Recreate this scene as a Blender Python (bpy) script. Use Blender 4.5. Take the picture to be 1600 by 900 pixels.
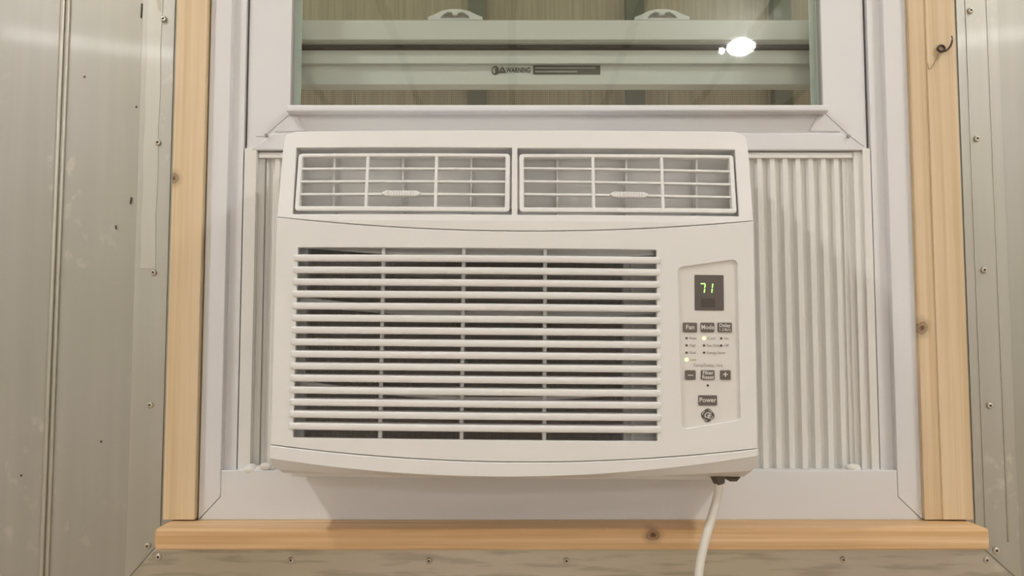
import bpy, bmesh, math, random
from mathutils import Vector, Matrix
random.seed(7)
for o in list(bpy.data.objects): bpy.data.objects.remove(o, do_unlink=True)
scene = bpy.context.scene
C = scene.collection

# ------------------------------------------------------------------ camera
F = 1300.0                       # focal length in pixels of a 1600 wide frame
PITCH = math.radians(3.93)       # the camera looks slightly up
CAM = Vector((0.0, -0.911, 1.25))
cd = bpy.data.cameras.new('camera'); cd.sensor_width = 36.0; cd.lens = F / 1600 * 36.0
cd.clip_start = 0.02; cd.clip_end = 60
cam = bpy.data.objects.new('camera', cd); C.objects.link(cam)
cam.location = CAM; cam.rotation_euler = (math.pi / 2 + PITCH, 0, 0)
scene.camera = cam

# ------------------------------------------------------------------ world, exposure
w = bpy.data.worlds.new('world'); scene.world = w; w.use_nodes = True
w.node_tree.nodes['Background'].inputs[0].default_value = (0.95, 0.86, 0.70, 1)
w.node_tree.nodes['Background'].inputs[1].default_value = 1.8
scene.view_settings.view_transform = 'Standard'
scene.view_settings.look = 'None'
scene.view_settings.exposure = 0.0
scene.view_settings.gamma = 1.0
scene.view_settings.use_curve_mapping = False
LAMP_COL = (1.0, 1.0, 0.985)
NEAR_STRENGTH = 365.0             # two lamps over the window
FAR_STRENGTH = 17.0              # row of lamps further back

# ------------------------------------------------------------------ pixel -> place
def P(px, py, Y=0.0):
    """point of the plane y = Y seen at photo pixel (px, py)"""
    u = (px - 800) / F; v = (450 - py) / F
    d = Vector((u, math.cos(PITCH) - v * math.sin(PITCH), math.sin(PITCH) + v * math.cos(PITCH)))
    t = (Y - CAM.y) / d.y
    return CAM + d * t
def PX(px, Y=0.0): return P(px, 450, Y).x
def PZ(py, Y=0.0): return P(800, py, Y).z

# ------------------------------------------------------------------ materials
def newmat(name):
    m = bpy.data.materials.new(name); m.use_nodes = True
    return m, m.node_tree.nodes, m.node_tree.links, m.node_tree.nodes['Principled BSDF']
def plain(name, col, rough=0.45, metal=0.0, noise=0.03, scale=9.0, bump=0.0, bscale=300.0, spec=0.5):
    m, n, l, b = newmat(name)
    tc = n.new('ShaderNodeTexCoord')
    nz = n.new('ShaderNodeTexNoise'); nz.inputs['Scale'].default_value = scale; nz.inputs['Detail'].default_value = 4
    l.new(tc.outputs['Object'], nz.inputs['Vector'])
    mx = n.new('ShaderNodeMix'); mx.data_type = 'RGBA'
    mx.inputs['A'].default_value = (*[c * (1 - noise) for c in col], 1)
    mx.inputs['B'].default_value = (*[min(1, c * (1 + noise)) for c in col], 1)
    l.new(nz.outputs['Fac'], mx.inputs['Factor'])
    l.new(mx.outputs['Result'], b.inputs['Base Color'])
    b.inputs['Roughness'].default_value = rough; b.inputs['Metallic'].default_value = metal
    b.inputs['Specular IOR Level'].default_value = spec
    if bump:
        n2 = n.new('ShaderNodeTexNoise'); n2.inputs['Scale'].default_value = bscale
        l.new(tc.outputs['Object'], n2.inputs['Vector'])
        bp = n.new('ShaderNodeBump'); bp.inputs['Strength'].default_value = bump; bp.inputs['Distance'].default_value = 0.0004
        l.new(n2.outputs['Fac'], bp.inputs['Height']); l.new(bp.outputs['Normal'], b.inputs['Normal'])
    return m
def emis(name, col, s):
    m, n, l, b = newmat(name)
    b.inputs['Base Color'].default_value = (*col, 1)
    b.inputs['Emission Color'].default_value = (*col, 1); b.inputs['Emission Strength'].default_value = s
    return m
def wood(name, axis, knots=(), c0=(0.62, 0.455, 0.265), c1=(0.72, 0.565, 0.37), seed=0.0):
    """pine: grain runs along axis (0 x, 2 z), knots = (x, y, z, radius) in world metres"""
    m, n, l, b = newmat(name)
    g = n.new('ShaderNodeNewGeometry')
    off = n.new('ShaderNodeVectorMath'); off.operation = 'ADD'; off.inputs[1].default_value = (seed, seed * .7, seed * .3)
    l.new(g.outputs['Position'], off.inputs[0])
    mp = n.new('ShaderNodeMapping')
    s = [95.0, 40.0, 95.0]; s[axis] = 1.3
    mp.inputs['Scale'].default_value = s
    l.new(off.outputs[0], mp.inputs['Vector'])
    nz = n.new('ShaderNodeTexNoise'); nz.inputs['Scale'].default_value = 1.0; nz.inputs['Detail'].default_value = 5; nz.inputs['Distortion'].default_value = 0.5
    l.new(mp.outputs[0], nz.inputs['Vector'])
    mp2 = n.new('ShaderNodeMapping'); s2 = [520.0, 300.0, 520.0]; s2[axis] = 7.0
    mp2.inputs['Scale'].default_value = s2; l.new(off.outputs[0], mp2.inputs['Vector'])
    nf = n.new('ShaderNodeTexNoise'); nf.inputs['Scale'].default_value = 1.0; nf.inputs['Detail'].default_value = 3
    l.new(mp2.outputs[0], nf.inputs['Vector'])
    add = n.new('ShaderNodeMath'); add.operation = 'MULTIPLY_ADD'; add.inputs[1].default_value = 0.35
    l.new(nf.outputs['Fac'], add.inputs[0]); l.new(nz.outputs['Fac'], add.inputs[2])
    rp = n.new('ShaderNodeValToRGB')
    e = rp.color_ramp.elements
    e[0].position = 0.52; e[0].color = (*c0, 1); e[1].position = 0.80; e[1].color = (*c1, 1)
    l.new(add.outputs[0], rp.inputs['Fac'])
    out = rp.outputs['Color']
    for (kx, ky, kz, kr) in knots:
        sb = n.new('ShaderNodeVectorMath'); sb.operation = 'SUBTRACT'; sb.inputs[1].default_value = (kx, ky, kz)
        l.new(g.outputs['Position'], sb.inputs[0])
        ml = n.new('ShaderNodeVectorMath'); ml.operation = 'MULTIPLY'
        ms = [1.0, 0.3, 1.0]; ms[axis] = 0.8; ml.inputs[1].default_value = ms
        l.new(sb.outputs[0], ml.inputs[0])
        ln = n.new('ShaderNodeVectorMath'); ln.operation = 'LENGTH'; l.new(ml.outputs[0], ln.inputs[0])
        dn = n.new('ShaderNodeTexNoise'); dn.inputs['Scale'].default_value = 130; l.new(g.outputs['Position'], dn.inputs['Vector'])
        dm = n.new('ShaderNodeMath'); dm.operation = 'MULTIPLY_ADD'; dm.inputs[1].default_value = kr * 0.7
        l.new(dn.outputs['Fac'], dm.inputs[0]); l.new(ln.outputs['Value'], dm.inputs[2])
        dv = n.new('ShaderNodeMath'); dv.operation = 'DIVIDE'; dv.inputs[1].default_value = kr * 2.2
        l.new(dm.outputs[0], dv.inputs[0])
        kr_ = n.new('ShaderNodeValToRGB'); ke = kr_.color_ramp.elements
        ke[0].position = 0.22; ke[0].color = (1, 1, 1, 1); ke[1].position = 1.0; ke[1].color = (0, 0, 0, 1)
        for pos, v in ((0.34, 0.75), (0.46, 0.5), (0.52, 0.8), (0.6, 0.35)):
            q = ke.new(pos); q.color = (v, v, v, 1)
        l.new(dv.outputs[0], kr_.inputs['Fac'])
        mx = n.new('ShaderNodeMix'); mx.data_type = 'RGBA'; mx.inputs['B'].default_value = (0.12, 0.05, 0.02, 1)
        l.new(kr_.outputs['Color'], mx.inputs['Factor']); l.new(out, mx.inputs['A']); out = mx.outputs['Result']
    l.new(out, b.inputs['Base Color'])
    b.inputs['Roughness'].default_value = 0.5
    bp = n.new('ShaderNodeBump'); bp.inputs['Strength'].default_value = 0.25; bp.inputs['Distance'].default_value = 0.0004
    l.new(add.outputs[0], bp.inputs['Height']); l.new(bp.outputs['Normal'], b.inputs['Normal'])
    return m
def sheet_metal(name, col, rough, scuff=0.5, seed=0.0, horizontal=False, aniso=0.6, wear=0.0):
    """mill-finish aluminium: streaks along the rolling direction, scuffs, chalky patches"""
    m, n, l, b = newmat(name)
    g = n.new('ShaderNodeNewGeometry')
    def noise(scale, det, off, loc=0.0):
        mp = n.new('ShaderNodeMapping'); mp.inputs['Scale'].default_value = scale; mp.inputs['Location'].default_value = (off + seed, 0, loc)
        l.new(g.outputs['Position'], mp.inputs['Vector'])
        z = n.new('ShaderNodeTexNoise'); z.inputs['Scale'].default_value = 1.0; z.inputs['Detail'].default_value = det
        l.new(mp.outputs[0], z.inputs['Vector']); return z.outputs['Fac']
    def ramp(src, a, b_):
        r = n.new('ShaderNodeMapRange'); r.inputs['From Min'].default_value = a; r.inputs['From Max'].default_value = b_
        l.new(src, r.inputs['Value']); return r.outputs['Result']
    k = (1.2, 1, 60.0) if horizontal else (60.0, 1, 1.2)
    streak = noise(k, 5, 3.0)
    k2 = (3.0, 1, 420.0) if horizontal else (420.0, 1, 3.0)
    fine = noise(k2, 3, 9.0)
    patch = ramp(noise((9, 9, 5), 6, 21.0), 0.56, 0.68)
    speck = ramp(noise((60, 60, 45), 4, 5.0), 0.56, 0.66)
    mul = n.new('ShaderNodeMath'); mul.operation = 'MULTIPLY'; l.new(patch, mul.inputs[0]); l.new(speck, mul.inputs[1])
    sc = n.new('ShaderNodeMath'); sc.operation = 'MULTIPLY'; sc.inputs[1].default_value = scuff; l.new(mul.outputs[0], sc.inputs[0])
    mx = n.new('ShaderNodeMix'); mx.data_type = 'RGBA'
    mx.inputs['A'].default_value = (*[c * .86 for c in col], 1); mx.inputs['B'].default_value = (*[min(1, c * 1.12) for c in col], 1)
    l.new(streak, mx.inputs['Factor'])
    big = noise((2.2, 2, 1.6), 3, 40.0)
    mt = n.new('ShaderNodeMix'); mt.data_type = 'RGBA'; mt.inputs['B'].default_value = (col[0] * .86, col[1] * .86, col[2] * .74, 1)
    l.new(ramp(big, 0.42, 0.7), mt.inputs['Factor']); l.new(mx.outputs['Result'], mt.inputs['A'])
    m2 = n.new('ShaderNodeMix'); m2.data_type = 'RGBA'; m2.inputs['B'].default_value = (0.78, 0.75, 0.66, 1)
    l.new(sc.outputs[0], m2.inputs['Factor']); l.new(mt.outputs['Result'], m2.inputs['A'])
    out = m2.outputs['Result']
    if wear:
        blot = ramp(noise((14, 1, 120) if horizontal else (120, 1, 14), 6, 77.0), 0.5, 0.62)
        wm = n.new('ShaderNodeMath'); wm.operation = 'MULTIPLY'; wm.inputs[1].default_value = wear; l.new(blot, wm.inputs[0])
        m3 = n.new('ShaderNodeMix'); m3.data_type = 'RGBA'; m3.inputs['B'].default_value = (0.22, 0.19, 0.13, 1)
        l.new(wm.outputs[0], m3.inputs['Factor']); l.new(out, m3.inputs['A']); out = m3.outputs['Result']
    l.new(out, b.inputs['Base Color'])
    b.inputs['Metallic'].default_value = 0.92
    b.inputs['Coat Weight'].default_value = 0.30; b.inputs['Coat Roughness'].default_value = 0.07
    ra = n.new('ShaderNodeMath'); ra.operation = 'MULTIPLY_ADD'; ra.inputs[1].default_value = 0.16; ra.inputs[2].default_value = rough - 0.08
    l.new(streak, ra.inputs[0])
    rb = n.new('ShaderNodeMath'); rb.operation = 'MULTIPLY_ADD'; rb.inputs[1].default_value = 0.4; l.new(sc.outputs[0], rb.inputs[0]); l.new(ra.outputs[0], rb.inputs[2])
    l.new(rb.outputs[0], b.inputs['Roughness'])
    bp = n.new('ShaderNodeBump'); bp.inputs['Strength'].default_value = 0.10; bp.inputs['Distance'].default_value = 0.0006
    l.new(fine, bp.inputs['Height'])
    b2 = n.new('ShaderNodeBump'); b2.inputs['Strength'].default_value = 0.12; b2.inputs['Distance'].default_value = 0.003
    l.new(noise((7, 7, 3), 2, 60.0), b2.inputs['Height']); l.new(bp.outputs['Normal'], b2.inputs['Normal'])
    l.new(b2.outputs['Normal'], b.inputs['Normal'])
    return m
def glass_mat(name, tint, ior=1.5):
    m, n, l, b = newmat(name); n.remove(b)
    tr = n.new('ShaderNodeBsdfTransparent'); tr.inputs[0].default_value = (*tint, 1)
    gl = n.new('ShaderNodeBsdfGlossy'); gl.inputs['Roughness'].default_value = 0.02
    nz = n.new('ShaderNodeTexNoise'); nz.inputs['Scale'].default_value = 14
    fr = n.new('ShaderNodeFresnel'); fr.inputs['IOR'].default_value = ior
    mx = n.new('ShaderNodeMixShader')
    ge = n.new('ShaderNodeNewGeometry'); sb = n.new('ShaderNodeMath'); sb.operation = 'SUBTRACT'; sb.inputs[0].default_value = 1.0
    l.new(ge.outputs['Backfacing'], sb.inputs[1])
    fm = n.new('ShaderNodeMath'); fm.operation = 'MULTIPLY'; l.new(fr.outputs[0], fm.inputs[0]); l.new(sb.outputs[0], fm.inputs[1])
    l.new(fm.outputs[0], mx.inputs[0]); l.new(tr.outputs[0], mx.inputs[1]); l.new(gl.outputs[0], mx.inputs[2])
    bp = n.new('ShaderNodeBump'); bp.inputs['Strength'].default_value = 0.06; bp.inputs['Distance'].default_value = 0.001
    l.new(nz.outputs['Fac'], bp.inputs['Height']); l.new(bp.outputs['Normal'], gl.inputs['Normal'])
    l.new(mx.outputs[0], n['Material Output'].inputs['Surface'])
    return m

M = {}
M['plastic'] = plain('white_plastic', (0.80, 0.785, 0.765), 0.42, noise=0.012, scale=14, bump=0.10, bscale=900)
M['plastic_lower'] = M['plastic']
M['plastic_in'] = plain('white_plastic_inside', (0.86, 0.845, 0.825), 0.5, noise=0.02)
M['panel_grey'] = plain('control_panel_plastic', (0.76, 0.73, 0.69), 0.45, noise=0.01)
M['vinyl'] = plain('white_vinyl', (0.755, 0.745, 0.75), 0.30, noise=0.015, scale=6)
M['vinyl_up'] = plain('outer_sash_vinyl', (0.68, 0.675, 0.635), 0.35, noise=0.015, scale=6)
M['vinyl_warm'] = plain('white_accordion_plastic', (0.80, 0.785, 0.745), 0.45, noise=0.015, scale=8)
M['cabinet'] = plain('cabinet_paint', (0.50, 0.46, 0.41), 0.55)
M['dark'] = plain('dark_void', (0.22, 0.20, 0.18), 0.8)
M['coil'] = plain('coil_fin_metal', (0.56, 0.51, 0.47), 0.5, metal=0.0, noise=0.25, scale=160)
M['button'] = plain('button_grey', (0.135, 0.112, 0.098), 0.5, noise=0.04)
M['screen'] = plain('display_window', (0.115, 0.098, 0.088), 0.25, noise=0.05)
M['screen_dark'] = plain('display_sensor', (0.07, 0.058, 0.05), 0.3)
M['ink_light'] = plain('printed_light_ink', (0.72, 0.69, 0.63), 0.6)
M['ink_dark'] = plain('printed_dark_ink', (0.23, 0.195, 0.165), 0.6)
M['ink_pale'] = plain('printed_pale_ink', (0.36, 0.32, 0.275), 0.6)
M['logo'] = plain('emblem_dark', (0.10, 0.088, 0.07), 0.4)
M['logo_light'] = plain('emblem_light', (0.66, 0.64, 0.58), 0.4)
M['led_digit'] = emis('led_green', (0.50, 1.0, 0.22), 1.0)
M['led_lamp'] = emis('led_yellow_green', (0.86, 1.0, 0.40), 1.1)
M['led_off'] = plain('led_unlit', (0.09, 0.075, 0.065), 0.4)
M['cord'] = plain('cord_rubber', (0.74, 0.70, 0.63), 0.45)
M['boot'] = plain('cord_boot', (0.10, 0.075, 0.055), 0.6)
M['screw'] = plain('screw_steel', (0.62, 0.58, 0.50), 0.35, metal=0.9)
M['screw_dark'] = plain('screw_socket', (0.06, 0.045, 0.035), 0.6)
M['vinyl_screw'] = plain('vinyl_screw', (0.36, 0.34, 0.32), 0.5, metal=0.3)
M['alu'] = sheet_metal('aluminium_sheet', (0.455, 0.44, 0.40), 0.46)
M['alu_r'] = sheet_metal('aluminium_sheet_b', (0.455, 0.44, 0.40), 0.46, seed=4.0, scuff=0.35)
M['alu_strip'] = sheet_metal('aluminium_flange', (0.50, 0.485, 0.44), 0.48, seed=8.0, scuff=0.7)
M['alu_low'] = sheet_metal('aluminium_flange_worn', (0.57, 0.53, 0.46), 0.40, seed=13.0, scuff=0.8, horizontal=True, wear=0.35)
M['alu_rib'] = sheet_metal('aluminium_rib', (0.52, 0.50, 0.45), 0.35, seed=2.0, scuff=0.0)
M['glass'] = glass_mat('window_glass', (0.915, 0.937, 0.915), 1.80)
M['glass_back'] = glass_mat('window_glass_back', (0.93, 0.965, 0.935), 1.5)
M['mesh'] = plain('screen_wire', (0.09, 0.08, 0.065), 0.6)
M['label_dark'] = plain('sticker_dark', (0.085, 0.08, 0.065), 0.6)
M['label_light'] = plain('sticker_light', (0.34, 0.335, 0.29), 0.6)
M['gap_dark'] = plain('gap_shade_and_marks', (0.10, 0.085, 0.07), 0.8)  # near-black for painted shade in gaps, and for scratches
M['wire'] = plain('rusty_wire', (0.085, 0.06, 0.038), 0.6, metal=0.2)
M['thread'] = plain('pale_thread', (0.30, 0.22, 0.13), 0.7)
M['caulk'] = plain('white_caulk', (0.78, 0.755, 0.71), 0.6)

# ------------------------------------------------------------------ builders
def link(name, me, mat=None, parent=None, smooth=None):
    o = bpy.data.objects.new(name, me); C.objects.link(o)
    if mat is not None and len(me.materials) == 0: me.materials.append(mat)
    if parent: o.parent = parent
    if smooth:
        me.shade_smooth(); me.set_sharp_from_angle(angle=math.radians(smooth))
        wn = o.modifiers.new('weighted_normal', 'WEIGHTED_NORMAL'); wn.keep_sharp = True; wn.weight = 100
    return o
def frombm(name, bm, mat, parent=None, smooth=None):
    bmesh.ops.recalc_face_normals(bm, faces=bm.faces)
    me = bpy.data.meshes.new(name); bm.to_mesh(me); bm.free()
    return link(name, me, mat, parent, smooth)
def tag(o, label, cat=None, group=None, kind=None):
    o['label'] = label
    if cat: o['category'] = cat
    if group: o['group'] = group
    if kind: o['kind'] = kind
    return o
def empty(name, loc, rot=(0, 0, 0)):
    o = bpy.data.objects.new(name, None); C.objects.link(o); o.location = loc; o.rotation_euler = rot
    o.empty_display_size = 0.05
    return o
def addbox(bm, x0, x1, y0, y1, z0, z1):
    r = bmesh.ops.create_cube(bm, size=1.0)
    for v in r['verts']:
        v.co = Vector((x0 + (v.co.x + .5) * (x1 - x0), y0 + (v.co.y + .5) * (y1 - y0), z0 + (v.co.z + .5) * (z1 - z0)))
    return r['verts']
def box(name, x0, x1, y0, y1, z0, z1, mat, parent=None, bevel=0.0, seg=2):
    bm = bmesh.new(); addbox(bm, min(x0, x1), max(x0, x1), min(y0, y1), max(y0, y1), min(z0, z1), max(z0, z1))
    if bevel: bmesh.ops.bevel(bm, geom=bm.edges[:], offset=bevel, segments=seg, profile=0.5, affect='EDGES')
    return frombm(name, bm, mat, parent, 40 if bevel else None)
def rounded(pts, r, n=5):
    """round the corners of a closed 2-D polygon; r a number or one per corner"""
    out = []; N = len(pts)
    for i, p in enumerate(pts):
        rr = r[i] if isinstance(r, (list, tuple)) else r
        p = Vector(p[:2]); a = Vector(pts[i - 1][:2]); c = Vector(pts[(i + 1) % N][:2])
        if rr <= 0: out.append((p.x, p.y)); continue
        u = (a - p).normalized(); v = (c - p).normalized()
        ang = u.angle(v)
        t = min(rr / max(math.tan(ang / 2), 1e-4), (a - p).length * .49, (c - p).length * .49)
        s, e = p + u * t, p + v * t
        for k in range(n + 1):
            f = k / n
            q = s * (1 - f) ** 2 + p * (2 * f * (1 - f)) + e * f ** 2
            out.append((q.x, q.y))
    return out
def plate_mesh(name, outer, holes=(), y0=0.0, y1=0.01, bevel=0.0, bend=None, cuts=(), bres=2):
    """slab between y0 (front) and y1 with an outline in x, z and real holes, its rims bevelled"""
    cu = bpy.data.curves.new(name, 'CURVE'); cu.dimensions = '2D'; cu.fill_mode = 'BOTH'
    for poly in [outer] + list(holes):
        s = cu.splines.new('POLY'); s.points.add(len(poly) - 1)
        for q, pt in zip(s.points, poly): q.co = (pt[0], pt[1], 0, 1)
        s.use_cyclic_u = True
    th = (y1 - y0) / 2
    cu.extrude = max(th - bevel, 0); cu.bevel_depth = bevel; cu.bevel_resolution = bres; cu.offset = -bevel
    ob = bpy.data.objects.new(name, cu)
    me = bpy.data.meshes.new_from_object(ob)
    bpy.data.objects.remove(ob); bpy.data.curves.remove(cu)
    ym = (y0 + y1) / 2
    bm = bmesh.new(); bm.from_mesh(me); bpy.data.meshes.remove(me)
    for v in bm.verts: v.co = Vector((v.co.x, ym - v.co.z, v.co.y))
    bmesh.ops.remove_doubles(bm, verts=bm.verts, dist=1e-6)
    for cx in cuts:
        bmesh.ops.bisect_plane(bm, geom=bm.verts[:] + bm.edges[:] + bm.faces[:], plane_co=(cx, 0, 0), plane_no=(1, 0, 0), dist=1e-6)
    if bend:
        for v in bm.verts: v.co.y += bend(v.co.x, v.co.z, v.co.y)
    me = bpy.data.meshes.new(name); bm.to_mesh(me); bm.free()
    return me
def plate(name, outer, holes=(), y0=0.0, y1=0.01, bevel=0.0, mat=None, parent=None, bend=None, cuts=(), smooth=40, bres=2):
    return link(name, plate_mesh(name, outer, holes, y0, y1, bevel, bend, cuts, bres), mat, parent, smooth)
def rect(x0, x1, z0, z1): return [(x0, z0), (x1, z0), (x1, z1), (x0, z1)]
def text(name, body, size, x, y, z, mat, parent, align='CENTER', depth=0.00012, bold=0.0, sx=1.0, shear=0.0, bend=None):
    cu = bpy.data.curves.new(name, 'FONT'); cu.body = body; cu.size = size; cu.align_x = align; cu.align_y = 'CENTER'
    cu.extrude = depth; cu.offset = bold; cu.shear = shear; cu.space_line = 0.82; cu.resolution_u = 3
    ob = bpy.data.objects.new(name, cu); me = bpy.data.meshes.new_from_object(ob)
    bpy.data.objects.remove(ob); bpy.data.curves.remove(cu)
    for v in me.vertices: v.co = Vector((v.co.x * sx + x, y - v.co.z, v.co.y + z))
    if bend:
        for v in me.vertices: v.co.y += bend(v.co.x)
    me.materials.clear()
    return link(name, me, mat, parent)
def tube(name, pts, radii, mat, parent=None, seg=10, caps=True):
    bm = bmesh.new(); rings = []
    pts = [Vector(p) for p in pts]
    if not isinstance(radii, (list, tuple)): radii = [radii] * len(pts)
    up = None
    for i, p in enumerate(pts):
        t = (pts[min(i + 1, len(pts) - 1)] - pts[max(i - 1, 0)]).normalized()
        if up is None: up = t.orthogonal().normalized()
        up = (up - t * up.dot(t)).normalized(); sd = t.cross(up)
        rings.append([bm.verts.new(p + (up * math.cos(a) + sd * math.sin(a)) * radii[i]) for a in [2 * math.pi * k / seg for k in range(seg)]])
    for a, b in zip(rings, rings[1:]):
        for k in range(seg): bm.faces.new((a[k], a[(k + 1) % seg], b[(k + 1) % seg], b[k]))
    if caps: bm.faces.new(rings[0]); bm.faces.new(rings[-1])
    return frombm(name, bm, mat, parent, 50)
def spline(pts, n=8):
    pts = [Vector(p) for p in pts]; out = []
    for i in range(len(pts) - 1):
        p0 = pts[max(i - 1, 0)]; p1 = pts[i]; p2 = pts[i + 1]; p3 = pts[min(i + 2, len(pts) - 1)]
        for k in range(n):
            t = k / n
            out.append(.5 * ((2 * p1) + (p2 - p0) * t + (2 * p0 - 5 * p1 + 4 * p2 - p3) * t * t + (3 * p1 - p0 - 3 * p2 + p3) * t ** 3))
    out.append(pts[-1]); return out

# ------------------------------------------------------------------ the room
RX, RYB, RZ = 2.7, -5.6, 2.82
room_wall = plain('room_wall_panel', (0.86, 0.84, 0.80), 0.6, noise=0.04, scale=2)
room_ceil = plain('room_ceiling_board', (0.82, 0.79, 0.73), 0.6, noise=0.05, scale=2)
room_floor = plain('room_floor_board', (0.56, 0.44, 0.33), 0.5, noise=0.12, scale=3)
tag(box('floor', -RX, RX, RYB, 0.10, -0.05, 0, room_floor), 'brown board floor of the room', kind='structure')
ceil = tag(box('ceiling', -RX, RX, RYB, 0.10, RZ, RZ + 0.05, room_ceil), 'tan board ceiling with dark joints', kind='structure')
batten_mat = plain('ceiling_joint', (0.16, 0.14, 0.11), 0.6)
for i in range(9):
    x = -2.4 + i * 0.6
    box('joint_strip', x - .022, x + .022, RYB, 0, RZ - 0.012, RZ, batten_mat, ceil)
for i in range(4):
    y = -0.9 - i * 1.25
    box('joint_strip', -RX, RX, y - .02, y + .02, RZ - 0.010, RZ, batten_mat, ceil)
tag(box('wall_left', -RX - .05, -RX, RYB, 0.10, 0, RZ, room_wall), 'plain beige side wall on the left of the room', kind='structure')
tag(box('wall_right', RX, RX + .05, RYB, 0.10, 0, RZ, room_wall), 'plain beige side wall on the right of the room', kind='structure')
tag(box('wall_back', -RX, RX, RYB - .05, RYB, 0, RZ, room_wall), 'plain beige wall at the back of the room', kind='structure')

def lamp(cx, cy, length, ang, strength, label, width=0.10, drop=0.10):
    r = empty('tube_lamp', (cx, cy, RZ - drop), (0, 0, ang))
    tag(r, label, 'lamp', 'ceiling lamps')
    box('housing', -length / 2 - .03, length / 2 + .03, -width / 2 - .02, width / 2 + .02, 0, 0.045, M['vinyl'], r, bevel=0.006)
    for s in (-1, 1): box('hanger', s * length * .35 - .008, s * length * .35 + .008, -.008, .008, 0.045, drop - .002, M['screw'], r)
    box('diffuser', -length / 2, length / 2, -width / 2, width / 2, -0.022, -0.001, emis('lamp_diffuser', LAMP_COL, strength), r)
lamp(-1.22, -0.80, 0.11, 0, NEAR_STRENGTH, 'short ceiling lamp above left of the window', width=0.11)
lamp(1.42, -0.84, 0.11, 0, NEAR_STRENGTH, 'short ceiling lamp above right of the window', width=0.11)
lamp(-2.02, -3.06, 0.80, -0.43, FAR_STRENGTH, 'long ceiling lamp in the far left corner of the room')
gl_ = empty('globe_lamp', (1.115, -3.02, RZ - .125)); tag(gl_, 'round globe lamp on the ceiling right of the room middle', 'lamp')
gm_ = emis('globe_glow', LAMP_COL, FAR_STRENGTH * 8)
bm = bmesh.new(); bmesh.ops.create_uvsphere(bm, u_segments=20, v_segments=10, radius=0.055, matrix=Matrix.Diagonal((1.15, 1, .68, 1)))
frombm('globe', bm, gm_, gl_, 60)
bm = bmesh.new(); bmesh.ops.create_uvsphere(bm, u_segments=12, v_segments=8, radius=0.014, matrix=Matrix.Translation((-.095, 0, -.02)))
frombm('side_bulb', bm, gm_, gl_, 60)
tube('stem', [(0, 0, .036), (0, 0, .124)], [.02, .03], M['vinyl'], gl_)
tube('side_arm', [(-.095, 0, -.006), (-.06, 0, .04), (0, 0, .06)], .005, M['vinyl'], gl_, 6)
lamp(2.16, -3.0, 0.72, 0.43, FAR_STRENGTH, 'long ceiling lamp in the far right corner of the room')
lamp(-0.9, -5.1, 0.9, 0.0, FAR_STRENGTH * 3.2, 'unseen fill lamp added by the back wall, left of the other')  # this unseen pair is added to raise the fill light
lamp(0.9, -5.1, 0.9, 0.0, FAR_STRENGTH * 3.2, 'unseen fill lamp added by the back wall, right of the other')

# ------------------------------------------------------------------ front wall: aluminium sheets round the window opening
YW = 0.0
OX0, OX1 = PX(300), PX(1446)                   # rough opening
OZ0 = PZ(822); OZ1 = 2.35
wall = empty('wall_front', (0, 0.05, 0)); tag(wall, 'wall clad in dull aluminium sheets round the window', kind='structure')
def wbox(name, x0, x1, y0, y1, z0, z1, mat, bevel=0.0):
    o = box(name, x0, x1, y0, y1, z0, z1, mat, wall, bevel); o.location = (0, -0.05, 0); return o
wbox('sheet_panel', -RX, PX(80), YW, 0.03, 0, RZ, M['alu'], 0.0012)
wbox('sheet_panel', PX(91), OX0, YW, 0.03, 0, RZ, M['alu'], 0.0012)
wbox('sheet_panel', OX1, PX(1700), YW, 0.03, 0, RZ, M['alu_r'], 0.0012)
wbox('sheet_panel', PX(1702), RX, YW, 0.03, 0, RZ, M['alu_r'], 0.0012)
wbox('sheet_panel', OX0, PX(779.2), YW, 0.03, 0, OZ0, M['alu'], 0.0008)
wbox('sheet_panel', PX(780.8), OX1, YW, 0.03, 0, OZ0, M['alu_r'], 0.0008)
wbox('sheet_panel', OX0, OX1, YW, 0.03, OZ1, RZ, M['alu'], 0.0012)
wbox('backing_board', PX(70), PX(100), 0.03, 0.05, 0, RZ, M['cabinet'])
wbox('backing_board', PX(1690), PX(1712), 0.03, 0.05, 0, RZ, M['cabinet'])
wbox('backing_board', PX(760), PX(800), 0.03, 0.05, 0, OZ0, M['cabinet'])
def rib(px):                                    # rolled seam: two rounded ridges with a groove
    xs = PX(px)
    prof = []
    for cx, rr in ((-.0026, .0030), (.0036, .0022)):
        for k in range(9):
            a = math.pi * k / 8
            prof.append((xs + cx - rr * math.cos(a), -0.0005 - rr * 1.1 * math.sin(a)))
    prof = [(xs - .0062, 0.02)] + prof + [(xs + .0066, 0.02)]
    bm = bmesh.new(); rings = []
    for z in (0, RZ): rings.append([bm.verts.new((x, y, z)) for x, y in prof])
    for k in range(len(prof) - 1): bm.faces.new((rings[0][k], rings[0][k + 1], rings[1][k + 1], rings[1][k]))
    o = frombm('seam_rib', bm, M['alu_rib'], wall, 35); o.location = (0, -0.05, 0)
rib(86)
wbox('gap_shade', OX0, PX(328, .004), 0.002, 0.03, OZ0, OZ1, M['gap_dark'])  # dark strips paint the shade in the gaps between casing and jamb
wbox('gap_shade', PX(1420, .004), OX1, 0.002, 0.03, OZ0, OZ1, M['gap_dark'])
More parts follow.
